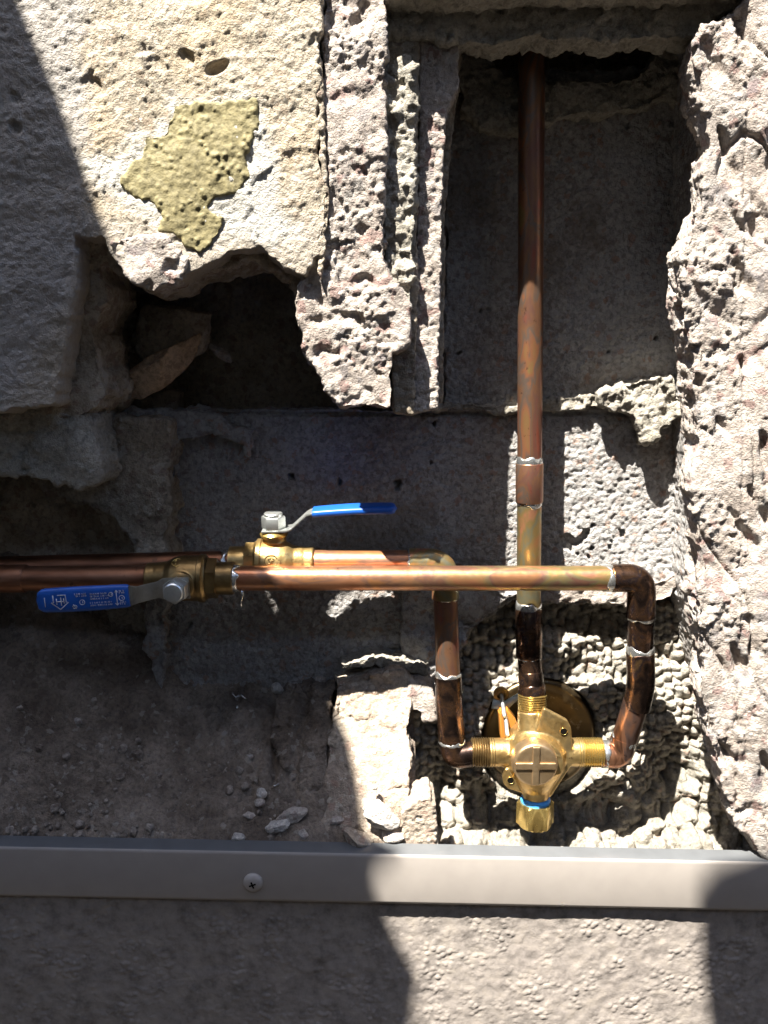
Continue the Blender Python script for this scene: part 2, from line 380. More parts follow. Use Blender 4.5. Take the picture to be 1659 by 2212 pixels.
# piers of broken block
PIER1 = [(704, -320), (836, -320), (834, 100), (832, 380), (826, 480), (838, 600), (884, 660), (884, 745), (848, 762), (845, 878), (738, 881), (705, 832), (655, 745), (634, 665), (655, 590), (700, 500), (712, 400), (700, 200)]
slab('block_pier', PIER1, .006, .06, M['broken'], wall, d_broken, .0013, 5, 7)
slab('timber_strip', [(684, 120), (694, 120), (702, 330), (712, 420), (702, 560), (692, 610), (686, 560), (700, 420), (690, 330)], .001, .02, M['shell'], wall, d_cmu, .0012, 3, 8)
slab('mortar_pier', [(826, 128), (870, 118), (896, 132), (898, 300), (894, 500), (888, 690), (878, 752), (850, 745), (830, 600), (826, 400)], .016, .06, M['mortar'], wall, d_mortar, .0013, 4, 9)
slab('mortar_pier', [(826, 60), (903, 60), (901, 700), (893, 895), (850, 893), (846, 800), (830, 600)], .024, .07, M['shell'], wall, d_cmu, .0015, 2, 10)
slab('block_pier', [(906, 40), (990, 50), (988, 190), (962, 250), (956, 420), (950, 640), (946, 880), (893, 892), (892, 700), (903, 400)], .028, .085, M['broken'], wall, d_cmu, .0014, 3, 11)
slab('block_pier', [(950, 50), (998, 60), (992, 190), (975, 300), (962, 500), (956, 870), (940, 870)], .060, .12, M['shell'], wall, d_cmu, .0017, 3, 12)
# lintel over the right cavity: recessed band, sloping soffit, then wall above
LIN = [(828, -60), (1650, -60), (1600, 0), (1512, 58), (1500, 78), (1440, 82), (1400, 74), (1330, 94), (1250, 82), (1200, 92), (1150, 76), (1080, 100), (1000, 92), (905, 76), (828, 80)]
slab('lintel', LIN, .022, .050, M['mortar'], wall, d_mortar, .0016, 5, 13)
slab('upper_wall', [(826, -360), (1700, -360), (1640, -30), (1560, -22), (1200, -14), (826, -8)], -.004, .045, M['mortar'], wall, d_mortar, .0018, 4, 14)
slab('mortar_joint', [(985, 120), (1060, 130), (1100, 165), (1250, 172), (1380, 165), (1440, 100), (1525, 90), (1525, 215), (1480, 225), (1440, 215), (1400, 232), (1330, 240), (1250, 246), (1200, 262), (1150, 275), (1080, 275), (1040, 268), (995, 235)], .104, .13, M['mortar'], wall, d_mortar, .0018, 6, 15)
# right jamb
JAMB = [(1512, 60), (1560, 30), (1610, 0), (1650, -320), (2050, -320), (2050, 1850), (1650, 1842), (1622, 1815), (1590, 1795), (1562, 1700), (1540, 1620), (1512, 1500), (1518, 1400), (1502, 1290),
        (1512, 1180), (1495, 1050), (1506, 950), (1500, 880), (1492, 800), (1474, 700), (1470, 590), (1498, 480), (1520, 400), (1530, 320), (1522, 220), (1502, 130)]
def d_jamb(co, n):
    u, v = UV(co[:, 0], co[:, 1], co[:, 2])
    k = np.clip(.8 + fbm(co, .045, 2, .5, 28) * 1.3, .15, 1.4) * np.where(u > 1608, .55, 1.0)
    d = fbm(co, .07, 3, .55, 21) * .0046 + k * (facets(co, .021, 25) * .0015 + facets(co, .0062, 26) * .0007 + fbm(co, .016, 3, .62, 25) * .0009 + fbm(co, .0042, 2, .6, 29) * .0010)
    st = co * np.array([1, 1, .45], np.float32); st[:, 0] += co[:, 2] * .35
    d = d - np.clip(fbm(st, .017, 2, .5, 22) - .28, 0, .45) * .017 - np.clip(fbm(co, .007, 2, .5, 23) - .45, 0, .4) * .005 * k
    d = d - np.clip(1 - np.abs(perlin(st / .05, 33) ) / .05, 0, 1) * .0035
    fr = (n[:, 1] < -.3)
    d = d + np.where(fr, np.clip((u - 1560) / 100, 0, 1) * .006, 0)
    g = np.abs(u - (1612 - (v - 200) * .012)); d = d - np.where(fr & (g < 4), .0012, 0)
    return d
slab('right_jamb', JAMB, .002, .036, M['broken'], wall, d_jamb, .0014, 7, 16)
slab('block_web', [(1536, -100), (2050, -100), (2050, 1850), (1640, 1850), (1560, 1500), (1528, 1300), (1530, 900), (1534, 500)], .034, .15, M['cmu'], wall, d_cmu, .0016, 3, 34)
# concrete block face at the back of the cavities
FACE = [(330, 886), (962, 886), (962, 150), (1560, 150), (1560, 1290), (1500, 1262), (1462, 1236), (1430, 1290), (1380, 1312), (1300, 1296), (1240, 1302), (1160, 1300), (1112, 1292), (1060, 1325), (1010, 1370), (985, 1420), (900, 1560), (330, 1560)]
def d_face(co, n):
    d = d_cmu(co, n); u, v = UV(co[:, 0], co[:, 1], co[:, 2]); fr = (n[:, 1] < -.5)
    d = d - np.where(fr & (np.abs(v - 893) < 4), .003, 0)
    pit = fr & (fbm(co, .02, 3, .6, 88) + np.exp(-(((u - 1280) / 75) ** 2 + ((v - 1175) / 34) ** 2)) * 1.25 > .95)
    return d - np.where(pit, .009, 0)
slab('block_face', FACE, .12, .150, M['cmu'], wall, d_face, .00125, 6, 17)
slab('block_face', [(100, 440), (1000, 440), (1000, 930), (100, 930)], .172, .188, M['shell'], wall, d_cmu, .003, 2, 18)
# mortar joint and lump
slab('mortar_joint', [(940, 868), (1110, 878), (1205, 860), (1290, 848), (1300, 880), (1200, 890), (1010, 892), (940, 886)], .111, .13, M['mortar'], wall, d_mortar, .0013, 4, 19)
slab('mortar_joint', [(1290, 852), (1330, 832), (1400, 818), (1455, 812), (1475, 870), (1490, 895), (1455, 905), (1430, 935), (1405, 958), (1395, 965), (1380, 930), (1375, 900), (1340, 890), (1300, 882)], .098, .13, M['mortar'], wall, d_mortar, .0013, 7, 20)
# masses on the left
slab('mortar_mass', [(-330, 880), (0, 886), (190, 892), (212, 960), (215, 1040), (165, 1055), (90, 1030), (0, 1025), (-330, 1030)], .030, .11, M['mortar'], wall, d_broken, .0017, 9, 21)
slab('mortar_mass', [(40, 1010), (200, 1030), (220, 900), (300, 905), (372, 900), (368, 1100), (364, 1260), (320, 1260), (280, 1180), (240, 1120), (180, 1090), (110, 1070)], .080, .135, M['shell'], wall, d_broken, .0017, 9, 22)
slab('mortar_mass', [(205, 880), (420, 890), (545, 930), (540, 990), (520, 960), (460, 930), (380, 960), (350, 1500), (300, 1400), (330, 1200), (260, 1000)], .104, .14, M['cmu'], wall, d_broken, .0018, 7, 23)
slab('back_wall', [(-330, 850), (380, 850), (380, 1500), (-330, 1500)], .130, .16, M['shell'], wall, d_broken, .0028, 2, 24)
slab('mortar_mass', [(190, 600), (300, 680), (290, 760), (330, 880), (190, 890)], .130, .17, M['shell'], wall, d_broken, .0022, 9, 25)
# plaster pushed through lath round the mixing valve
EC = P(1165, 1592, .118)
def d_keys(co, n):
    q = co.copy(); q[:, 0] += fbm(co, .03, 2, .5, 68) * .0022
    cidx = np.floor(q[:, 0] / .0088).astype(np.int64); q[:, 2] += _PT[_h(cidx, cidx * 0, cidx * 0, 7) & 1023][:, 0] * .009 + fbm(co, .02, 2, .5, 69) * .003
    u, v = UV(co[:, 0], co[:, 1], co[:, 2])
    a = (dome(q * np.array([1, .35, 1], np.float32), .0088, 4, .5, .72) - .5) * .0125
    b = (dome(co, .0135, 5, .9, .72) - .5) * .015
    k = np.clip((v - 1600) / 120 + fbm(co, .05, 2, .5, 60) * .9, 0, 1)
    d = fbm(co, .055, 3, .5, 61) * .017 + a * (1 - .45 * k) + b * k * .8 + fbm(co, .006, 3, .6, 63) * .0016
    for pu, pv, ru, rv, dp in ((1470, 1680, 75, 130, .034), (940, 1700, 55, 110, .03), (1060, 1730, 60, 42, .034), (1300, 1755, 110, 40, .028), (1160, 1810, 30, 40, .02), (1060, 1400, 50, 60, .014), (1250, 1345, 160, 30, .012)):
        d = d - dp * np.exp(-(((u - pu) / ru) ** 2 + ((v - pv) / rv) ** 2) * 1.2)
    rr = np.hypot(co[:, 0] - EC.x, co[:, 2] - EC.z)
    return np.where(rr < .0615, np.minimum(d, 0) * .2 - .030, d)
bm = bmesh.new(); rows = []
for v, y in ((1235, .150), (1400, .130), (1520, .112), (1620, .100), (1700, .094), (1760, .088), (1800, .078), (1840, .062), (1900, .050)):
    rows.append((P(850, v, y), P(1640, v, y)))
fa = [(bm.verts.new(a), bm.verts.new(b)) for a, b in rows]; ba = [(bm.verts.new((a.x, .2, a.z)), bm.verts.new((b.x, .2, b.z))) for a, b in rows]
for i in range(len(rows) - 1):
    bm.faces.new((fa[i][0], fa[i][1], fa[i + 1][1], fa[i + 1][0])); bm.faces.new((ba[i][0], ba[i + 1][0], ba[i + 1][1], ba[i][1]))
    for k in (0, 1): bm.faces.new((fa[i][k], fa[i + 1][k], ba[i + 1][k], ba[i][k]))
for i in (0, -1): bm.faces.new((fa[i][0], fa[i][1], ba[i][1], ba[i][0]))
me = remesh(bm, .00125, 1); displace(me, d_keys); mobj('lath_plaster', me, M['keys'], wall)
tag(bpy.data.objects['lath_plaster'], 'grey knobbly plaster pushed through metal lath')
slab('block_face', [(860, 1240), (1130, 1288), (1058, 1330), (1010, 1372), (978, 1430), (930, 1540), (880, 1500)], .112, .15, M['cmu'], wall, d_broken, .0016, 6, 27)
slab('block_face', [(1120, 1262), (1290, 1268), (1400, 1262), (1452, 1240), (1470, 1262), (1440, 1295), (1370, 1312), (1290, 1300), (1200, 1306), (1120, 1300)], .112, .15, M['broken'], wall, d_broken, .0016, 5, 28)
# lit stub of broken block right of the rubble
STUB = [(722, 1478, .092), (760, 1470, .092), (800, 1462, .09), (862, 1448, .09), (884, 1462, .09), (888, 1500, .085), (886, 1640, .048), (884, 1735, .026), (884, 1834, .014), (690, 1834, .014), (700, 1760, .030), (706, 1600, .065)]
slab('block_stub', STUB, .05, .14, M['brick'], wall, d_broken, .0013, 5, 29)
slab('block_stub', [(884, 1468, .085), (938, 1480, .085), (940, 1555, .08), (912, 1560, .08), (905, 1538, .08), (884, 1540, .08)], .07, .12, M['broken'], wall, d_broken, .0013, 5, 30)
slab('block_stub', [(735, 1432, .1), (800, 1424, .1), (870, 1422, .1), (925, 1440, .098), (920, 1462, .098), (860, 1440, .1), (800, 1440, .1), (740, 1450, .1)], .1, .13, M['mortar'], wall, d_mortar, .0013, 4, 31)
slab('block_stub', [(592, 1506, .104), (640, 1492, .1), (722, 1484, .094), (716, 1600, .066), (704, 1730, .038), (650, 1735, .040), (608, 1650, .060), (580, 1570, .083)], .05, .13, M['dirt'], wall,
     lambda co, n: d_broken(co, n) - np.exp(-((co[:, 0] + .082 - (co[:, 2] - 1.15) * .1) / .005) ** 2) * .010, .0015, 8, 35)
slab('block_stub', [(868, 1752), (900, 1728), (930, 1722), (944, 1745), (946, 1838), (868, 1838)], .012, .05, M['brick'], wall, d_cmu, .0013, 4, 32)
# plain masonry carried on past the picture
def box(bm, lo, hi):
    r = bmesh.ops.create_cube(bm, size=1)
    for v_ in r['verts']:
        v_.co = Vector([lo[i] + (hi[i] - lo[i]) * (v_.co[i] + .5) for i in range(3)])
bm = bmesh.new()
x0 = P(-300, 1000, .0).x; x1 = P(2000, 1000, .0).x; zt = P(800, -290, 0).z
box(bm, (x0 - 1.2, .004, .0), (x0, .2, 3.2)); box(bm, (x1, .004, .0), (x1 + 1.2, .2, 3.2)); box(bm, (x0, .004, zt), (x1, .2, 3.2)); box(bm, (x0, .19, .0), (x1, .25, zt))
o = bmo('outer_masonry', bm, M['shell'], wall, False)
# dirt bank on the ledge
zA = P(600, 1480, .12).z; zB = P(600, 1820, .012).z
def dirt_z(X, Y):
    t = (Y - .012) / .108
    rise = (zA - zB) + .085 * np.clip(1 - (X + .33) / .14, 0, 1.2)
    return zB - .0025 - (X + .09) * .022 + rise * np.clip(t, -.5, 1.5)
bm = bmesh.new()
nx, ny = 400, 150
bmesh.ops.create_grid(bm, x_segments=nx, y_segments=ny, size=.5)
me = bpy.data.meshes.new('dirt_bank'); bm.to_mesh(me); bm.free()
co = coords(me); xl = P(-300, 1700, .03).x; xr = P(900, 1700, .03).x
co[:, 0] = xl + (co[:, 0] + .5) * (xr - xl); co[:, 1] = .005 + (co[:, 1] + .5) * .150
co[:, 2] = dirt_z(co[:, 0], co[:, 1])
p2 = co.copy()
lump = fbm(p2, .05, 5, .58, 71) * .0085 + np.clip(fbm(p2, .035, 2, .5, 79) - .15, 0, 1) * .010 - np.clip(fbm(p2, .022, 3, .6, 78) - .35, 0, 1) * .006 + (dome(p2, .011, 7, 1, .6) * (fbm(p2, .04, 2, .5, 73) > .15)) * .0035 + dome(p2, .0045, 3, 1, .5) * .0009
blk = np.clip((dome(p2 + np.array([0, 0, .01]), .030, 17, .9, .62) - .25) * 1.6, 0, .75) * np.clip((co[:, 0] + .20) / .06, 0, 1)
lump = lump + blk * .010
chan = np.exp(-((co[:, 0] + .103) / .004) ** 2) * ((co[:, 1] > .045) & (co[:, 1] < .105)) * .012 + np.exp(-((co[:, 0] + .062) / .006) ** 2) * ((co[:, 1] > .04) & (co[:, 1] < .09)) * .008
co[:, 2] += (lump - chan) * np.clip((co[:, 1] - .002) / .02, .25, 1)
setco(me, co)
dirt = mobj('dirt_bank', me, M['dirt']); tag(dirt, 'brown dirt and crumbled mortar heaped on the ledge under the pipes', 'dirt', kind='stuff')

# ---------------------------------------------------------------- lower painted wall
lw = thing('painted_wall', P(829, 2100, .01), 'taupe painted textured stucco wall below the metal trim', 'wall')
bm = bmesh.new(); bmesh.ops.create_grid(bm, x_segments=860, y_segments=330, size=.5)
me = bpy.data.meshes.new('painted_stucco'); bm.to_mesh(me); bm.free()
co = coords(me); zt2 = P(829, 1900, .0).z; zb2 = P(829, 2440, .0).z; XL, XR = P(-280, 2100, 0).x, P(1940, 2100, 0).x
q = np.stack([XL + (co[:, 0] + .5) * (XR - XL), np.zeros(len(co)), zb2 + (co[:, 1] + .5) * (zt2 - zb2)], 1)
f = dome(q, .0052, 44, 1, .50) * np.clip(.45 + fbm(q, .03, 2, .5, 45) * 1.6, 0, 1.2)
q[:, 1] = .002 - f * .0008 - fbm(q, .012, 2, .5, 46) * .0006 - fbm(q, .12, 2, .5, 47) * .0016
setco(me, q)
# normals must face the camera
o = mobj('painted_stucco', me, M['taupe'], lw)
bm = bmesh.new(); box(bm, (XL, .006, .0), (XR, .19, zB - .05)); box(bm, (XL, .001, .0), (XR, .006, zb2 + .002)); bmo('wall_core', bm, M['taupe'], lw, False)

# ---------------------------------------------------------------- metal trim with its screw
tr = thing('metal_trim', P(829, 1880, -.015), 'taupe metal flashing strip capping the painted wall, sky reflection coloured into its top', 'trim')
def tp(u, v, y): return P(u, v + (u - 829) * .020, y)
prof_top = [(1802, .004), (1826, -.0125)]
bm = bmesh.new()
us = np.linspace(-280, 1940, 90)
def strip(bm, rows):
    prev = None
    for u in us:
        cur = [bm.verts.new(tp(u, v, y)) for v, y in rows]
        if prev:
            for i in range(len(rows) - 1): bm.faces.new((prev[i], prev[i + 1], cur[i + 1], cur[i]))
        prev = cur
strip(bm, [(1821, .010), (1824, .0078), (1832, .003), (1841, -.003), (1845, -.0048)])
o = bmo('trim_top', bm, M['trimtop'], tr, True)
bm = bmesh.new(); strip(bm, [(1845, -.0048), (1848, -.0056), (1853, -.0058), (1946, -.0056), (1950, -.0050), (1951, -.0005)])
bmo('trim_face', bm, M['trim'], tr, True)

# ---------------------------------------------------------------- metalwork helpers
def frame_axes(d):
    d = d.normalized(); a = Vector((0, 0, 1)) if abs(d.z) < .9 else Vector((1, 0, 0))
    x = a.cross(d).normalized(); return x, d.cross(x)
def sweep(bm, pts, rads, seg=40, cap=True):
    pts = [Vector(p) for p in pts]; n = len(pts); rings = []
    x = None
    for i, p in enumerate(pts):
        d = (pts[min(i + 1, n - 1)] - pts[max(i - 1, 0)]).normalized()
        if x is None: x, y = frame_axes(d)
        else:
            x = (x - d * x.dot(d)).normalized(); y = d.cross(x)
        r = rads[i] if hasattr(rads, '__len__') else rads
        rings.append([bm.verts.new(p + (x * math.cos(2 * math.pi * k / seg) + y * math.sin(2 * math.pi * k / seg)) * r) for k in range(seg)])
    for a, b in zip(rings, rings[1:]):
        for k in range(seg): bm.faces.new((a[k], a[(k + 1) % seg], b[(k + 1) % seg], b[k]))
    if cap: bm.faces.new(rings[0][::-1]); bm.faces.new(rings[-1])
def bend(pts, rad, k=9):
    """polyline with rounded corners"""
    pts = [Vector(p) for p in pts]; out = [pts[0]]
    for i in range(1, len(pts) - 1):
        p = pts[i]; a = (pts[i - 1] - p); b = (pts[i + 1] - p)
        r = rad[i] if isinstance(rad, dict) and i in rad else (rad if not isinstance(rad, dict) else .001)
        r = min(r, a.length * .49, b.length * .49)
        s = p + a.normalized() * r; e = p + b.normalized() * r
        for j in range(k + 1):
            t = j / k; out.append(s * (1 - t) ** 2 + p * 2 * t * (1 - t) + e * t * t)
    out.append(pts[-1]); return out
def lathe(bm, base, axis, prof, seg=48, hexed=()):
    """prof: (distance along axis, radius); hexed: set of profile indices given six flat sides"""
    x, y = frame_axes(Vector(axis)); ax = Vector(axis).normalized(); base = Vector(base); rings = []
    for i, (t, r) in enumerate(prof):
        ring = []
        for k in range(seg):
            a = 2 * math.pi * k / seg; rr = r
            if i in hexed:
                b = (a + math.pi / 6) % (math.pi / 3) - math.pi / 6; rr = r * math.cos(math.pi / 6) / math.cos(b) * 1.07
            ring.append(bm.verts.new(base + ax * t + (x * math.cos(a) + y * math.sin(a)) * max(rr, 1e-5)))
        rings.append(ring)
    for a, b in zip(rings, rings[1:]):
        for k in range(seg): bm.faces.new((a[k], a[(k + 1) % seg], b[(k + 1) % seg], b[k]))
    bm.faces.new(rings[0][::-1]); bm.faces.new(rings[-1])
def solder_ring(c, d, r, parent, w=.0028, drip=0.0, seed=0):
    w *= 1.15
    bm = bmesh.new(); d = Vector(d).normalized(); x, y = frame_axes(d); c = Vector(c)
    n = 64; rows = 7; V = []
    for i in range(rows):
        s = (i / (rows - 1) - .5) * 2; row = []
        for k in range(n):
            a = 2 * math.pi * k / n
            q = mn.noise(Vector((math.cos(a) * 1.6 + seed * 3.7, math.sin(a) * 1.6, seed)))
            ww = w * (.85 + 1.7 * q); q2 = mn.noise(Vector((math.cos(a) * 3, math.sin(a) * 3, seed + 9)))
            if drip and s < 0:
                aa = (a + math.pi) % (2 * math.pi) - math.pi - .25 * math.sin(seed); ww += drip * math.exp(-(aa / .3) ** 2)
            rr = r + (.00075 + .0004 * q2) * math.sqrt(max(0, 1 - s * s)) - .0002
            row.append(bm.verts.new(c + d * (s * ww + q2 * .0012) + (x * math.cos(a) + y * math.sin(a)) * rr))
        V.append(row)
    for a, b in zip(V, V[1:]):
        for k in range(n): bm.faces.new((a[k], a[(k + 1) % n], b[(k + 1) % n], b[k]))
    bm.faces.new(V[0][::-1]); bm.faces.new(V[-1])
    return bmo('solder_ring', bm, M['solder'], parent)
RP, RF = .0111, .0126
def tube(name, pts, r, mat, parent):
    bm = bmesh.new(); sweep(bm, pts, r); return bmo(name, bm, mat, parent, True, 40)
def seg(name, a, b, r, mat, parent, n=2):
    a = Vector(a); b = Vector(b); return tube(name, [a.lerp(b, i / n) for i in range(n + 1)], r, mat, parent)
def cup(name, a, b, mat, parent, r=RF):
    """fitting socket with slightly rounded rims"""
    a = Vector(a); b = Vector(b); L = (b - a).length; bm = bmesh.new()
    lathe(bm, a, b - a, [(0, r - .0012), (.0004, r - .0003), (.0012, r), (L - .0012, r), (L - .0004, r - .0003), (L, r - .0012)], 48)
    return bmo(name, bm, mat, parent, True, 50)

# ---- riser
YR = .085
riser = thing('riser_pipe', P(1150, 1500, YR), 'tall vertical copper pipe rising from the mixing valve into the dark cavity', 'pipe')
p = lambda v, u=None, y=YR: P(u if u is not None else 1149 - (v - 100) * .0055, v, y)
seg('pipe', p(-260), p(1008), RP, M['copper_riser'], riser, 8)
cup('coupling', p(1000), p(1086), M['copper_riser'], riser, RF)
seg('pipe', p(1080), p(1320, 1142), RP, M['copper_rain'], riser, 6)
cup('coupling', p(1314, 1142), p(1420, 1143, .083), M['copper_dark'], riser, RF - .0002)
tube('elbow', bend([p(1412, 1143, .083), p(1440, 1145, .081), p(1508, 1150, .072)], .006), RF - .0014, M['copper_dark'], riser)
cup('coupling', p(1452, 1146, .0795), p(1492, 1149, .0745), M['copper_dark'], riser, RF - .0008)
solder_ring(p(998), (0, 0, 1), RP + .0004, riser, .003, .004, seed=1); solder_ring(p(1088), (0, 0, 1), RP, riser, .0018, .003, seed=2)
solder_ring(p(1310, 1142), (0, 0, 1), RP + .0006, riser, .003, .002, seed=3); solder_ring(p(1420, 1143, .083), (0, 0, 1), RP + .0002, riser, .0012, seed=4)
solder_ring(p(1494, 1149, .0742), (p(1508, 1150, .072) - p(1440, 1145, .081)), RP + .0012, riser, .0035, seed=14).data.materials[0] = M['copper_dark']

# ---- front supply: long horizontal run, elbow, right leg
YF = .050
fs = thing('supply_pipe', P(900, 1249, YF), 'long horizontal copper pipe across the front turning down on the right of the valve', 'pipe', 'copper supply pipes to the mixing valve')
VF = 1249
seg('pipe', P(498, VF, YF), P(1335, VF, YF), RP, M['copper_long'], fs, 12)
c1 = P(1385, VF - 1, YF); B = P(1385, 1332, YF + .001)
tube('elbow', bend([P(1322, VF, YF), c1, B], .030, 14), RF, M['copper_dark'], fs)
solder_ring(P(1316, VF, YF), (1, 0, .05), RP + .0004, fs, .0036, seed=5)
solder_ring(P(506, VF, YF), (1, 0, 0), RP + .0008, fs, .0038, seed=6)
seg('pipe', B, P(1383, 1410, YF + .003), RP + .0005, M['copper_dark'], fs)
solder_ring(P(1385, 1334, YF + .001), (0, 0, 1), RP + .0007, fs, .0016, seed=7)
solder_ring(P(1383, 1404, YF + .003), (0, 0, 1), RP + .0009, fs, .0028, .0015, seed=8)
k1 = P(1385, 1480, YF + .006); k2 = P(1345, 1612, YF + .012)
tube('elbow', bend([P(1383, 1408, YF + .003), k1, P(1374, 1528, YF + .008)], .018, 10), RF, M['copper_dark'], fs)
seg('pipe', P(1376, 1510, YF + .0075), k2, RP + .0006, M['copper_leg'], fs, 4)
YV = .062
solder_ring(P(1347, 1602, YF + .012), k1 - k2, RP + .0008, fs, .004, seed=9)
tube('elbow', bend([P(1349, 1594, YF + .0115), P(1338, 1634, YV), P(1296, 1628, YV)], .016, 10), RF - .0004, M['copper_leg'], fs)
solder_ring(P(1306, 1629, YV), (1, 0, 0), RP + .0012, fs, .003, seed=10)
# solder drip hanging under the run
bm = bmesh.new(); a = P(522, 1272, YF - .004)
sweep(bm, [a, a + Vector((.0005, 0, -.006)), a + Vector((-.0012, 0, -.012)), a + Vector((-.0008, 0, -.0165))], [.0018, .0012, .0007, .0011], 12)
bmo('solder_drip', bm, M['solder'], fs)

# ---- rear supply: short run from the upper ball valve, elbow, left leg
YB = .076
rs = thing('supply_pipe', P(900, 1212, YB), 'short copper pipe behind the long one turning down on the left of the valve', 'pipe', 'copper supply pipes to the mixing valve')
VB = 1214
seg('pipe', P(680, VB, YB), P(900, VB, YB), RP, M['copper'], rs, 5)
tube('elbow', bend([P(884, VB, YB), P(961, VB, YB), P(962, 1292, YB)], .030, 14), RF, M['copper_rain'], rs)
solder_ring(P(886, VB, YB), (1, 0, 0), RP + .0006, rs, .003, seed=11); solder_ring(P(962, 1290, YB), (0, 0, 1), RP + .0006, rs, .0016, seed=12)
seg('pipe', P(962, 1288, YB), P(968, 1465, YB - .003), RP + .0001, M['copper_riser'], rs, 5)
solder_ring(P(968, 1458, YB - .003), (0, 0, 1), RP + .0007, rs, .0028, .003, seed=13)
tube('elbow', bend([P(968, 1461, YB - .003), P(970, 1530, YB - .006), P(977, 1600, YV + .004)], .02, 8), RF, M['copper_dark'], rs)
solder_ring(P(977, 1604, YV + .003), (0, .1, 1), RP + .0012, rs, .0026, seed=15)
tube('elbow', bend([P(977, 1598, YV + .003), P(980, 1634, YV), P(1022, 1628, YV)], .015, 10), RF - .0005, M['copper_dark'], rs)

# ---- weathered feeds from the left edge
lf = thing('feed_pipe', P(150, 1240, YF), 'weathered dark copper pipe entering from the left into the front ball valve', 'pipe', 'weathered feed pipes')
seg('pipe', P(-330, 1252, YF - .002), P(375, 1248, YF), RP, M['copper_old'], lf, 6)
solder_ring(P(352, 1248, YF), (1, 0, 0), RP + .0004, lf, .0016, seed=16)
cup('coupling', P(-60, 1250, YF), P(58, 1250, YF), M['copper_old'], lf, RF)
lb = thing('feed_pipe', P(150, 1215, YB), 'dim copper pipe running behind toward the upper ball valve', 'pipe', 'weathered feed pipes')
seg('pipe', P(-330, 1236, YB), P(545, 1214, YB), RP, M['copper_old'], lb, 6)
solder_ring(P(487, 1215, YB), (1, 0, 0), RP + .0004, lb, .0026, seed=17)

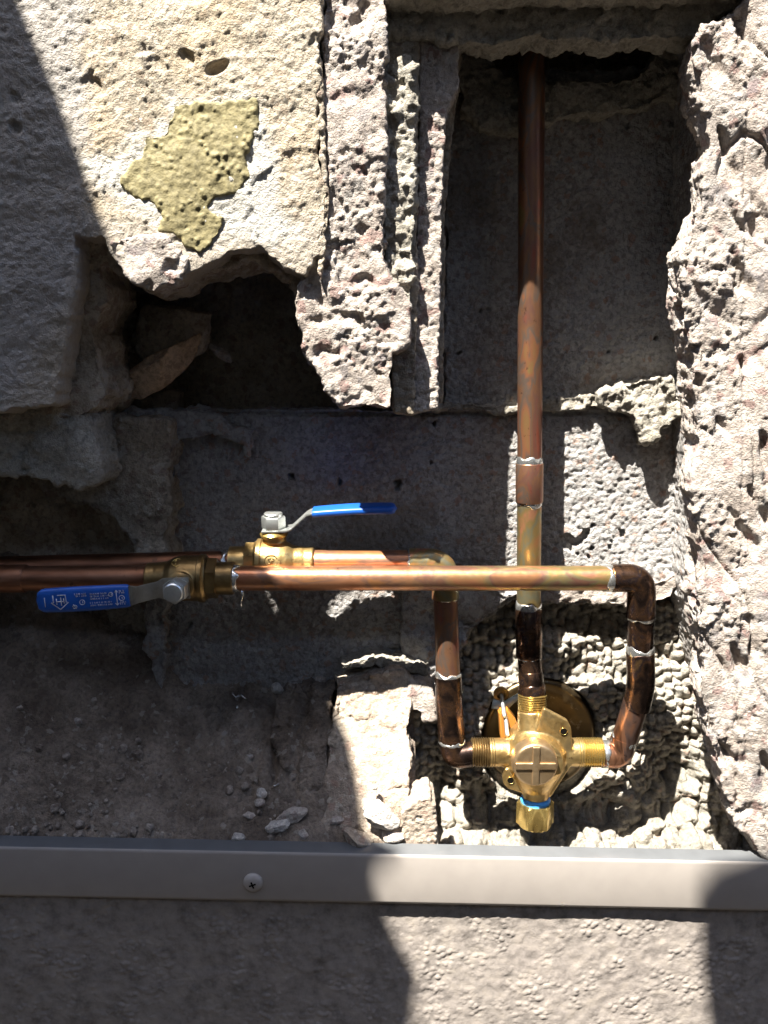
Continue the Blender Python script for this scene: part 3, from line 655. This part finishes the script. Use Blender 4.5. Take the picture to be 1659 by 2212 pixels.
# ---------------------------------------------------------------- ball valves
def ball_valve(centre, stem, lever, label, bodymat, stemx=0.0, L0=.026, L1=.03):
    """centre: on the pipe axis under the stem; stem, lever: unit directions"""
    c = Vector(centre); s = Vector(stem).normalized(); l = Vector(lever).normalized(); x = Vector((1, 0, 0)); w_ = s.cross(l)
    t = thing('ball_valve', c, label, 'ball valve', 'quarter turn ball valves')
    bm = bmesh.new()
    prof = [(-.036, .0128), (-.0355, .0138), (-.027, .0138), (-.0262, .0142), (-.018, .0150), (-.012, .0185), (-.006, .0200), (.006, .0204), (.012, .0204)]
    lathe(bm, c, x, prof, 48); lathe(bm, c, s, [(0, .0105), (.0245, .0105), (.0265, .0095)], 32)
    me = remesh(bm, .0009, 4)
    mobj('valve_body', me, bodymat, t)
    bm = bmesh.new(); lathe(bm, c, x, [(.0112, .0206), (.0118, .0216), (.0155, .0216), (.016, .0205), (.0175, .0192), (.0182, .0188)], 48)
    bmo('body_ring', bm, bodymat, t, True, 35)
    bm = bmesh.new(); lathe(bm, c, x, [(.0180, .0165), (.0183, .0172), (.0265, .0172), (.0268, .0165)], 48, (0, 1, 2, 3)); bmo('hex_collar', bm, bodymat, t, True, 25)
    bm = bmesh.new(); lathe(bm, c, x, [(.026, .0142), (.0262, .0146), (.041, .0146), (.0414, .0138), (.0415, .0118)], 48); bmo('end_socket', bm, bodymat, t, True, 35)
    # gland flange, lever, nut
    bm = bmesh.new(); lathe(bm, c, s, [(.0255, .0088), (.0258, .0125), (.0275, .0128), (.0285, .0118), (.030, .0092)], 40); bmo('stem_flange', bm, M['brass_m'] if bodymat is not M['brass_dark'] else M['brass_dark'], t, True, 35)
    h0 = .0305; W = .0095
    path = [(-.010, h0), (.012, h0), (.0165, h0 + .001), (.0305, h0 + .0135), (.034, h0 + .0150), (.060, h0 + .0155)]
    bm = bmesh.new(); prev = None
    for (a, h) in path:
        wd = W if a < .013 else (.0072 if a < .033 else .0085)
        cur = [bm.verts.new(c + l * a + s * (h + dh) + w_ * (wd * sg)) for dh, sg in ((0, -1), (0, 1), (.0022, 1), (.0022, -1))]
        if prev:
            for i in range(4): bm.faces.new((prev[i], prev[(i + 1) % 4], cur[(i + 1) % 4], cur[i]))
        else: bm.faces.new(cur[::-1])
        prev = cur
    bm.faces.new(prev)
    bmesh.ops.bevel(bm, geom=bm.edges[:], offset=.0005, segments=2, affect='EDGES')
    lev = bmo('lever', bm, M['zinc'] if bodymat is not M['brass_dark'] else M['steel'], t, True, 40)
    # dipped grip
    bm = bmesh.new(); gl0, gl1 = (.036, .112) if bodymat is M['brass'] else (.036, .114)
    n = 30; rings = []
    for i in range(n + 1):
        q = i / n; a = gl0 + (gl1 - gl0) * q; e = 1.0
        if q > .9: e = math.sqrt(max(.0, 1 - ((q - .9) / .1) ** 2)) * .999 + .001
        if q < .03: e = .93 + q * 2.3
        ww = (.0098 + .0008 * math.sin(q * 3)) * e; hh = (.0036 + .0003 * q) * (e ** .5); ring = []
        for k in range(28):
            an = 2 * math.pi * k / 28; ca, sa = math.cos(an), math.sin(an)
            ring.append(bm.verts.new(c + l * a + w_ * (ww * math.copysign(abs(ca) ** .45, ca)) + s * (h0 + .0160 + hh * math.copysign(abs(sa) ** .7, sa) + .0016 * math.sin(q * 2.6))))
        rings.append(ring)
    for r0, r1 in zip(rings, rings[1:]):
        for k in range(28): bm.faces.new((r0[k], r0[(k + 1) % 28], r1[(k + 1) % 28], r1[k]))
    bm.faces.new(rings[0][::-1]); bm.faces.new(rings[-1])
    grip = bmo('grip', bm, M['blue'], lev, True, 60)
    bm = bmesh.new(); lathe(bm, c, s, [(h0 + .0018, .0098), (h0 + .003, .0102), (h0 + .0125, .0102), (h0 + .0135, .0096)], 48, (0, 1, 2, 3))
    lathe(bm, c, s, [(h0 + .012, .0084), (h0 + .0158, .0084), (h0 + .0168, .0074), (h0 + .0171, .005)], 32)
    bmo('nut', bm, M['zinc'], t, True, 30)
    return t, grip, h0
VU = P(594, VB, YB)
v2, grip2, h0 = ball_valve(VU, (0, -.10, 1), (1, -.02, .035), 'sunlit brass ball valve with its blue lever up and to the right', M['brass'])
# this one is mounted the other way round: swing the body parts so the plain socket points right
for ch in v2.children:
    if ch.name.split('.')[0] in ('valve_body', 'body_ring', 'hex_collar', 'end_socket'):
        ch.data.transform(Matrix.Translation(VU) @ Matrix.Rotation(math.pi, 4, 'Z') @ Matrix.Translation(-VU))
VFc = P(405, VF, YF)
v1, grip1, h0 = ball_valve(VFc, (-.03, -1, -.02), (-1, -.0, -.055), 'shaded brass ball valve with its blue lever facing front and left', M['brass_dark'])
def monogram(c, right, up, nrm, r, mat, parent, name='cast_mark'):
    """cast trade mark: a C-shaped ring round the letters SP"""
    right, up, nrm, c = map(Vector, (right, up, nrm, c)); bm = bmesh.new()
    def st(pts, w=.0004):
        sweep(bm, [c + right * a * r + up * b * r + nrm * .0001 for a, b in pts], w, 8)
    st([(math.cos(t), math.sin(t)) for t in np.linspace(.5, 2 * math.pi - .5, 26)])
    st([(-.02, .36), (-.18, .46), (-.42, .40), (-.46, .18), (-.26, .02), (-.08, -.12), (-.1, -.36), (-.3, -.46), (-.5, -.34)])
    st([(.14, -.48), (.14, .46)]); st([(.14, .46), (.4, .42), (.48, .22), (.36, .0), (.14, -.02)])
    return bmo(name, bm, mat, parent)
monogram(VU + Vector((-.001, -.0196, .0055)), (1, 0, 0), (0, .28, .96), (0, -.96, .28), .0056, M['brass_dark'], v2)
monogram(VFc + Vector((-.006, -.0100, .0165)), (1, 0, 0), (0, .85, .5), (0, -.5, .86), .0046, M['brass_m'], v1)
# print on the front grip, upside down like the photo
gl = Vector((-1, 0, -.055)).normalized(); gs = Vector((-.03, -1, -.02)).normalized(); gw = gs.cross(gl)
def gp(a, b, q=None):   # a along the grip from the valve centre, b across, on its face
    q = (a - .036) / .078
    return VFc + gl * a + gw * b + gs * (h0 + .0160 + .0036 + .0003 * q + .0016 * math.sin(q * 2.6) + .00022)
bm = bmesh.new()
def pst(pts, w=.00028): sweep(bm, [gp(*t) for t in pts], w, 6)
sg = 1 if gw.z > 0 else -1
def q_(a, b): return (a - .006, b * sg)
pst([q_(.111, -.0045), q_(.111, .0035)], .0003)
# arrow outline with bars
X0 = .0985
pst([q_(X0 + .0052, .0050), q_(X0 + .0052, -.0012), q_(X0 + .0072, -.0012), q_(X0, -.0072), q_(X0 - .0072, -.0012), q_(X0 - .0052, -.0012), q_(X0 - .0052, .0050), q_(X0 + .0015, .0050)], .00042)
pst([q_(X0 + .0026, .0022), q_(X0 + .0026, -.0030)], .0004); pst([q_(X0 - .0012, .0030), q_(X0 - .0012, -.0040)], .0004); pst([q_(X0 + .0026, -.0004), q_(X0 - .0030, -.0004)], .0004); pst([q_(X0 - .0035, .0022), q_(X0 - .0035, -.0022)], .0004)
pst([q_(.0865 + .0018 * math.cos(t), -.0055 + .0014 * math.sin(t)) for t in np.linspace(0, 5.6, 10)], .00026)
pst([q_(.0875, -.0035), q_(.0852, -.0072)])
random.seed(3)
def tiny(a0, a1, b, w=.0002):
    a = a0
    while a > a1:
        L = random.uniform(.0006, .0011); h = random.choice((.0005, .0006, .0007))
        k = random.random()
        if k < .35: pst([q_(a, b - h), q_(a, b + h)], w)
        elif k < .7: pst([q_(a, b - h), q_(a - L * .5, b + h), q_(a - L, b - h)], w)
        else: pst([q_(a - L * .5 + .0005 * math.cos(t), b + h * math.sin(t)) for t in np.linspace(0, 5.2, 7)], w)
        a -= L + .0006
tiny(.0855, .0755, .0052); tiny(.0848, .0768, .0034)
for cx, cb, rr in ((.0800, -.0020, .0021), (.0560, .0032, .0017), (.0475, -.0005, .0022)):
    pst([q_(cx + rr * math.cos(t), cb + rr * math.sin(t)) for t in np.linspace(0, 6.28, 16)], .00028); pst([q_(cx - .0004, cb - .0008), q_(cx - .0004, cb + .0008)], .0003)
for b in (.0045, .0024, .0003): tiny(.073, .0585, b)
tiny(.0735, .056, -.0030); tiny(.0735, .056, -.0052)
pst([q_(.0515, .0060), q_(.0515, -.0060)], .00035); pst([q_(.0530, .0045), q_(.0515, .0065), q_(.0500, .0045)]); pst([q_(.0530, -.0045), q_(.0515, -.0065), q_(.0500, -.0045)])
for b in (.0055, .004, -.0040, -.0055): tiny(.0490, .0450, b)
bmo('printing', bm, M['white'], v1)
bpy.data.objects['printing'].parent = bpy.data.objects[[c.name for c in v1.children if c.name.startswith('lever')][0]]
bpy.data.objects['printing'].matrix_parent_inverse = Matrix.Identity(4) if False else bpy.data.objects['printing'].matrix_parent_inverse

# ---------------------------------------------------------------- mixing valve
cc = P(1158, 1656, .026)                                # centre of the cap
V0 = Vector((P(1155, 1625, YV).x, YV, P(1155, 1627, YV).z))
mv = thing('mixing_valve', V0, 'cast brass mixing valve with threaded ports and cross marked round cap', 'valve')
bm = bmesh.new()
xl = P(1064, 1625, YV); xr = P(1250, 1625, YV); zt3 = P(1150, 1540, .070)
lathe(bm, Vector((V0.x, .088, V0.z)), (0, -1, 0), [(0, .024), (.02, .0275), (.034, .0275), (.042, .0245), (.050, .0220)], 48)
lathe(bm, xl + Vector((-.004, 0, 0)), (1, 0, 0), [(0, .0133), (.028, .0133), (.034, .020)], 32)
lathe(bm, xr + Vector((.004, 0, 0)), (-1, 0, 0), [(0, .0133), (.018, .0133), (.026, .022)], 32)
lathe(bm, zt3 + Vector((0, -.001, .003)), (V0 + Vector((0, 0, 0))) - zt3, [(0, .0140), (.02, .0155), (.038, .030)], 32)
nb = P(1157, 1716, .052)
lathe(bm, nb + Vector((0, 0, -.004)), Vector((0, .12, 1)), [(0, .0118), (.008, .0130), (.030, .026), (.040, .024)], 32)
# shoulders between ports
def hull(pts):
    vs = [bm.verts.new(p_) for p_ in pts]
    r = bmesh.ops.convex_hull(bm, input=vs)
ye0, ye1 = .050, .056
def ear(uvs):
    a = [P(u, v, ye0) for u, v in uvs]; b = [Vector((q.x, ye1, q.z)) for q in a]; hull(a + b)
ear([(1175, 1530), (1190, 1545), (1206, 1552), (1226, 1557), (1234, 1572), (1236, 1600), (1236, 1650), (1180, 1660), (1150, 1600)])
ear([(1092, 1662), (1150, 1650), (1170, 1700), (1135, 1716), (1118, 1706), (1098, 1704), (1088, 1694), (1086, 1680)])
ear([(1236, 1640), (1234, 1655), (1190, 1722), (1150, 1722), (1150, 1650)])
me = remesh(bm, .0009, 5)
co = coords(me); setco(me, co)
body = mobj('valve_body', me, M['brass'], mv)
# mounting holes as solid black discs, hole shade put into their colour
for (u, v) in ((1218, 1580), (1103, 1686)):
    bm = bmesh.new(); lathe(bm, P(u, v, .0492), (0, 1, 0), [(0, .0030), (.0072, .0030)], 28); bmo('hole_shade_disc', bm, M['dark'], mv, True, 40)
    bm = bmesh.new(); c_ = P(u, v, .0492)
    sweep(bm, [c_ + Vector((math.cos(t) * .0032, 0, math.sin(t) * .0032)) for t in np.linspace(0, 2 * math.pi, 30)], .00025, 8, False); bmo('hole_rim', bm, M['brass_m'], mv)
def threads(name, base, axis, L, r, parent, mat, pitch=.0022, tip=.0):
    prof = []; t = 0
    while t < L - pitch * .5:
        k = r - (tip * t / L)
        prof += [(t, k - .0014), (t + pitch * .42, k), (t + pitch * .58, k), (t + pitch * .98, k - .0014)]; t += pitch
    bm = bmesh.new(); lathe(bm, base, axis, prof, 48); return bmo(name, bm, mat, parent, True, 22)
threads('threads', xl + Vector((.002, 0, 0)), (-1, 0, 0), (xl - P(1014, 1625, YV)).length + .001, .0137, mv, M['brass_dark'])
threads('threads', xr + Vector((-.002, 0, 0)), (1, 0, 0), (P(1304, 1625, YV) - xr).length + .001, .0137, mv, M['brass_m'])
threads('threads', zt3, P(1150, 1500, .0735) - zt3, (P(1150, 1500, .0735) - zt3).length + .001, .0136, mv, M['brass_m'])
# cap with raised cross
bm = bmesh.new()
cb = Vector((cc.x, .042, cc.z))
lathe(bm, cb, (0, -1, 0), [(0, .0205), (.004, .0208), (.0120, .0203), (.0136, .0197), (.0144, .0186), (.0146, .0170), (.0146, .002)], 64)
cap = bmo('cap', bm, M['brass_cap'], mv, True, 40)
bm = bmesh.new()
for hx, hz in ((.0182, .0030), (.0030, .0182)):
    box(bm, (cb.x - hx, .042 - .0162, cb.z - hz), (cb.x + hx, .042 - .0138, cb.z + hz))
me = remesh(bm, .0005, 3); mobj('raised_cross', me, M['brass_cap'], cap)
# bottom outlet: sealant ring and hexagon nut
bm = bmesh.new(); lathe(bm, nb + Vector((0, 0, -.0115)), (0, .1, 1), [(0, .0128), (.001, .0140), (.0025, .0137), (.0035, .0142), (.005, .0137), (.006, .0141), (.0075, .0137), (.0085, .012)], 40); bmo('sealant_ring', bm, M['bluetape'], mv)
bm = bmesh.new(); zN = P(1156, 1797, .040).z
lathe(bm, Vector((nb.x, nb.y, zN + .001)), (0, 0, 1), [(0, .0150), (.0015, .0164), (nb.z - .009 - zN, .0164), (nb.z - .0075 - zN, .0155)], 48, (1, 2)); bmo('outlet_nut', bm, M['brass_m'], mv, True, 25)

# ---------------------------------------------------------------- escutcheon behind the valve
ec = P(1165, 1592, .112); es = thing('escutcheon', ec, 'round dull brass cup plate, coloured darker for valve shade, set in the plaster behind the mixing valve', 'plate')
ax = Vector((0, -1, .10))
bm = bmesh.new(); lathe(bm, ec + Vector((0, .02, 0)), ax, [(0, .057), (.012, .0575), (.017, .056), (.0190, .0535), (.0185, .050), (.0165, .047), (.0150, .040), (.0142, .022)], 72); bmo('plate', bm, M['brass_shaded'], es, True, 60)
bm = bmesh.new(); lathe(bm, ec + Vector((0, .02, 0)), ax, [(.012, .0225), (.0165, .026), (.0172, .024), (.0168, .004)], 48); bmo('retainer', bm, M['palebr'], es, True, 40)
bm = bmesh.new(); b0 = P(1082, 1522, .098)
sweep(bm, [b0 + Vector((-.008, .003, 0)), b0 + Vector((.004, .001, -.002)), b0 + Vector((.013, 0, .006)), b0 + Vector((.022, 0, .013))], [.005, .0045, .003, .002], 16); bmo('bracket', bm, M['palebr'], es)
bm = bmesh.new(); lathe(bm, P(1082, 1498, .104), (0, -1, 0), [(0, .0075), (.004, .0078), (.0042, .0045), (.001, .0035)], 32); bmo('grommet', bm, M['brass_shaded'], es, True, 40)
for (a, b_) in (((1083, 1500, .104), (1090, 1548, .078)), ((1092, 1545, .086), (1096, 1590, .066))):
    bm = bmesh.new(); A_, B_ = P(*a), P(*b_); lathe(bm, A_, B_ - A_, [(0, .0021), ((B_ - A_).length - .001, .0021), ((B_ - A_).length, .0013)], 20); bmo('screw', bm, M['zinc'], es, True, 40)
bm = bmesh.new(); pts_ = [(1078, 1540), (1096, 1532), (1116, 1556), (1116, 1590), (1082, 1598)]
a = [bm.verts.new(P(u, v, .084)) for u, v in pts_]; b_ = [bm.verts.new(P(u, v, .084) + Vector((0, .012, 0))) for u, v in pts_]
bm.faces.new(a); bm.faces.new(b_[::-1])
for i in range(5): bm.faces.new((a[i], b_[i], b_[(i + 1) % 5], a[(i + 1) % 5]))
bmesh.ops.bevel(bm, geom=bm.edges[:], offset=.0015, segments=3, affect='EDGES'); bmo('stop_plug', bm, M['orange'], es, True, 50)

# ---------------------------------------------------------------- screw in the trim
st = P(547, 1905 , -.0058); scr = thing('pan_head_screw', st, 'taupe painted cross head screw in the metal trim', 'screw')
bm = bmesh.new(); lathe(bm, st, (0, -1, 0), [(0, .0086), (.001, .0088), (.0030, .0080), (.0044, .0058), (.0050, .0030), (.0051, .001)], 40); bmo('head', bm, M['trim'], scr, True, 60)
bm = bmesh.new()
for ang in (.35, .35 + math.pi / 2):
    r_ = bmesh.ops.create_cube(bm, size=1); 
    for v_ in r_['verts']:
        a_, b_ = v_.co.x * .0062, v_.co.z * .0014
        v_.co = st + Vector((a_ * math.cos(ang) - b_ * math.sin(ang), -.0045 + v_.co.y * .0016, a_ * math.sin(ang) + b_ * math.cos(ang)))
bmo('slot_shade', bm, M['dark'], scr, False)  # black bars sit proud of the head, slot shade in their colour

# ---------------------------------------------------------------- loose stones on the ledge, the buried stone, solder splashes
def stone(name, c, r, mat, seed, sq=(1, 1, 1), rot=0, sub=4, rough=.32):
    bm = bmesh.new(); bmesh.ops.create_icosphere(bm, subdivisions=sub, radius=1)
    me = bpy.data.meshes.new(name); bm.to_mesh(me); bm.free(); co = coords(me)
    # cut facets
    rs_ = np.random.RandomState(seed)
    for k in range(9):
        n = rs_.normal(size=3); n /= np.linalg.norm(n); dd = co @ n; lim = rs_.uniform(.55, .85); over = np.clip(dd - lim, 0, None); co = co - over[:, None] * n * .9
    co *= (1 + fbm(co + seed, .9, 4, .55, seed) * rough * .5)[:, None]
    co *= np.array(sq) * r
    ca, sa = math.cos(rot), math.sin(rot)
    x = co[:, 0] * ca - co[:, 2] * sa; z = co[:, 0] * sa + co[:, 2] * ca; co[:, 0], co[:, 2] = x, z
    setco(me, co); o = mobj(name, me, mat); o.location = c; return o
def on_dirt(u, v):
    # march along the view line till the bank is met
    lo, hi = -.03, .15
    for _ in range(30):
        m_ = (lo + hi) / 2; q = P(u, v, m_)
        if q.z > float(dirt_z(q.x, q.y)): lo = m_
        else: hi = m_
    return P(u, v, lo)
STONES = [
 (690, 1478, 17, 'rock', 'square grey stone at the back of the ledge under the elbow'), (600, 1490, 15, 'palerock', 'upright mottled stone wedged over the gap at the back of the ledge'),
 (566, 1716, 12, 'palerock', 'white angular chip in the middle of the dirt'), (560, 1737, 11, 'rock', 'flat grey chip just below the white angular one'),
 (522, 1742, 9, 'rock', 'small round stone left of the white chip'), (540, 1765, 14, 'rock', 'dusty brown stone below the chips'), (628, 1768, 15, 'rock', 'grey tilted stone right of centre in the dirt'),
 (728, 1778, 13, 'rock', 'grey chunk beside the solder streak'), (632, 1812, 24, 'rock', 'large purplish stone against the trim'), (600, 1832, 20, 'palerock', 'large pale stone touching the trim'),
 (514, 1858, 14, 'palerock', 'white speckled stone resting on the trim edge'), (375, 1866, 9, 'rock', 'small stone at the trim left of the speckled one'), (818, 1785, 0, '', ''),
 (540, 1636, 8, 'rock', 'tiny grey chip on the slope'), (770, 1862, 26, 'brick', 'wide flat tan fragment lying along the trim'), (655, 1850, 14, 'rock', 'grey wedge next to the large pale stone'),
 (808, 1700, 7, 'palerock', 'small bright white pebble on the sunlit block stub'), (850, 1850, 22, 'rock', 'purple grey rounded stone at the trim in front of the stub'),
 (170, 1560, 9, 'rock', 'small dusty stone on the left bank'), (205, 1515, 8, 'rock', 'small stone high on the left bank'), (45, 1530, 7, 'rock', 'small stone near the left edge')]
for i, (u, v, r, m_, lab) in enumerate(STONES):
    if not r: continue
    if v > 1800: v -= 44
    q = on_dirt(u, v); 
    q.z += r * .00018; q.y -= r * .00012
    if lab.startswith('small bright'): q = P(u, v, .024)
    if lab.startswith('purple grey'): q = P(u, v - 4, .016)
    o = stone('stone', q, r * .00050, M[m_], 100 + i, (1, .8, .78) if r < 20 else (1.25, .8, .62), rot=random.uniform(-.5, .5), sub=5 if r > 12 else 4)
    tag(o, lab, 'stone', 'loose stones on the ledge')
random.seed(8)
for i in range(420):
    u = random.gauss(600, 130) if i < 110 else random.uniform(20, 700); v = random.uniform(1600, 1812) if i % 3 else random.uniform(1780, 1815)
    if u > 700 or u < 0: continue
    if 'grit' not in globals(): grit = bmesh.new()
    q = on_dirt(u, v); k = bmesh.ops.create_icosphere(grit, subdivisions=2, radius=1); rr = random.uniform(.0008, .0022) * (1 if random.random() < .8 else 2.1)
    for v_ in k['verts']: 
        d_ = 1 + .45 * mn.noise(v_.co * 1.3 + Vector((i, 0, 0))); v_.co = q + v_.co * rr * d_
o = bmo('grit', grit, M['grit'], None, True, 40); tag(o, 'fine crumbs of broken block strewn through the dirt', 'grit', kind='stuff')
o = stone('stone', P(820, 1760, .014), .0135, M['palerock'], 301, (1.35, .7, .95), -.5, 5); tag(o, 'pale angular stone in full sun at the foot of the block stub', 'stone', 'loose stones on the ledge')
o = stone('buried_stone', P(345, 792, .095), .034, M['boulder'], 402, (1.35, .55, .46), .62, 5, .34); tag(o, 'smooth tan stone lodged slantwise in the dark left cavity', 'stone')
o = stone('debris_chip', P(475, 762, .128), .010, M['rock'], 403, (1.6, .5, .5), -.6, 4); tag(o, 'small grey splinter beside the lodged stone in the dark cavity', 'stone')
o = stone('mortar_clod', P(385, 715, .125), .036, M['shell'], 404, (1.2, .5, .9), .4, 5); tag(o, 'crumbly mortar clod above the lodged stone', 'mortar')
def splash(pts, lab, rmax=.0016, seed=0):
    bm = bmesh.new(); random.seed(seed)
    P3 = [on_dirt(u, v) + Vector((0, -.001, .0035)) for u, v in pts]
    PP = []; 
    for a, b in zip(P3, P3[1:]):
        for j in range(4): PP.append(a.lerp(b, j / 4) + Vector((random.gauss(0, .0006), 0, random.gauss(0, .0006))))
    PP.append(P3[-1]); sweep(bm, PP, [random.uniform(.0004, rmax) for _ in PP], 10)
    o = bmo('solder_splash', bm, M['solder']); tag(o, lab, 'solder', 'solder splashes on the dirt')
splash([(752, 1700), (735, 1712), (715, 1720), (695, 1738), (680, 1745), (668, 1768)], 'long silvery solder streak near the sun line', .0017, 1)
splash([(500, 1502), (512, 1512), (520, 1506), (532, 1516)], 'branching solder splash at the back of the ledge', .0011, 2)
splash([(512, 1530), (518, 1542)], 'silver solder bead below the branching splash', .0024, 3)
splash([(660, 1616), (656, 1640)], 'solder bead in the groove of the dirt', .002, 4)
splash([(676, 1680), (680, 1682)], 'tiny solder bead left of the long streak', .0016, 5)
splash([(590, 1705), (604, 1700)], 'thin solder thread by the white chip', .0008, 6)

# ---------------------------------------------------------------- shade from overhead: unseen panels added only to cast shadow edges
def up(u, v, y, H):
    q = P(u, v, y); k = (H - q.z) / 2.5
    return Vector((q.x - SUN.x * k, q.y - k, H))
def caster(name, edge, H, lab, cat, th=.012):
    pts = [up(*q, H) if len(q) == 3 else Vector((*q, H)) for q in edge]
    bm = bmesh.new(); a = [bm.verts.new(q) for q in pts]; b = [bm.verts.new(q + Vector((0, 0, th))) for q in pts]
    bm.faces.new(a); bm.faces.new(b[::-1]); n = len(a)
    for i in range(n): bm.faces.new((a[i], b[i], b[(i + 1) % n], a[(i + 1) % n]))
    bmesh.ops.triangulate(bm, faces=[f for f in bm.faces if len(f.verts) > 4])
    o = bmo(name, bm, M['caster_cloth'], None, False); return tag(o, lab, cat)
caster('shade_caster', [(0, -120, 0), (25, 0, 0), (75, 120, 0), (130, 250, 0), (175, 375, 0), (215, 490, 0), (330, 760, .02), (470, 1040, .04), (556, 1190, .05), (600, 1290, .05), (700, 1500, .085), (745, 1600, .06), (765, 1700, .03), (778, 1800, .01),
        (862, 1852, -.0056), (812, 1895, -.0056), (806, 1950, -.0056), (814, 1975, 0), (860, 2060, 0), (903, 2130, 0), (892, 2230, 0), (880, 2500, 0), (2600, 2500, 0), (2.2, -1.3), (-2.2, -1.3), (-2600, -120, 0)], 2.6,
       'added unseen panel overhead, its uneven edge cut to shape the left shade', 'shade_caster')
caster('shade_caster_right', [(1540, 2500, 0), (1530, 2212, 0), (1512, 2060, 0), (1508, 1940, -.0056), (1545, 1890, -.0056), (1640, 1856, -.0056), (1800, 1845, 0), (2150, 1800, 0), (2200, -200, 0), (3600, -200, 0), (3600, 2500, 0)], 2.64, 'added unseen panel overhead shaping the shade at the right', 'shade_caster')  # added panel, outline traced back from the lower right shade edge

# ---------------------------------------------------------------- ground
bm = bmesh.new(); box(bm, (-30, -30, -.05), (30, 30, 0)); g = bmo('ground', bm, M['ground'], None, False); tag(g, kind='structure')

def plank_blocker(name, a, b, h, lab):  # unseen plank screens added to cut sky fill on the wall
    f = thing(name, Vector(((a[0] + b[0]) / 2, (a[1] + b[1]) / 2, 0)), lab, 'light blocker')
    a = Vector((*a, 0)); b = Vector((*b, 0)); L = (b - a).length; d = (b - a) / L; nrm = Vector((-d.y, d.x, 0)); n = int(L / .16)
    bm = bmesh.new()
    for i in range(n):
        p0 = a + d * (i * .16); q = [p0, p0 + d * .152, p0 + d * .152 + nrm * .02, p0 + nrm * .02]
        lo = [bm.verts.new(x) for x in q]; hi = [bm.verts.new(x + Vector((0, 0, h))) for x in q]
        bm.faces.new(lo[::-1]); bm.faces.new(hi)
        for k in range(4): bm.faces.new((lo[k], lo[(k + 1) % 4], hi[(k + 1) % 4], hi[k]))
    bmo('blocker_boards', bm, M['blocker_timber'], f, False)
    bm = bmesh.new()
    for z in (h - .3,):
        q = [a + nrm * .02, b + nrm * .02, b + nrm * .06, a + nrm * .06]
        lo = [bm.verts.new(x + Vector((0, 0, z))) for x in q]; hi = [bm.verts.new(x + Vector((0, 0, z + .09))) for x in q]
        bm.faces.new(lo[::-1]); bm.faces.new(hi)
        for k in range(4): bm.faces.new((lo[k], lo[(k + 1) % 4], hi[(k + 1) % 4], hi[k]))
    bmo('blocker_rail', bm, M['blocker_timber'], f, False)
M['blocker_timber'] = plain('blocker_timber', (.07, .065, .06), .7)
plank_blocker('light_blocker', (-2.6, -2.0), (2.6, -2.0), 3.0, 'added unseen dark board screen blocking sky light from behind the camera')
plank_blocker('light_blocker', (2.6, -2.0), (2.6, 0), 3.0, 'added unseen dark board screen blocking sky light from the right')
plank_blocker('light_blocker', (-2.6, 0), (-2.6, -2.0), 3.0, 'added unseen dark board screen blocking sky light from the left')
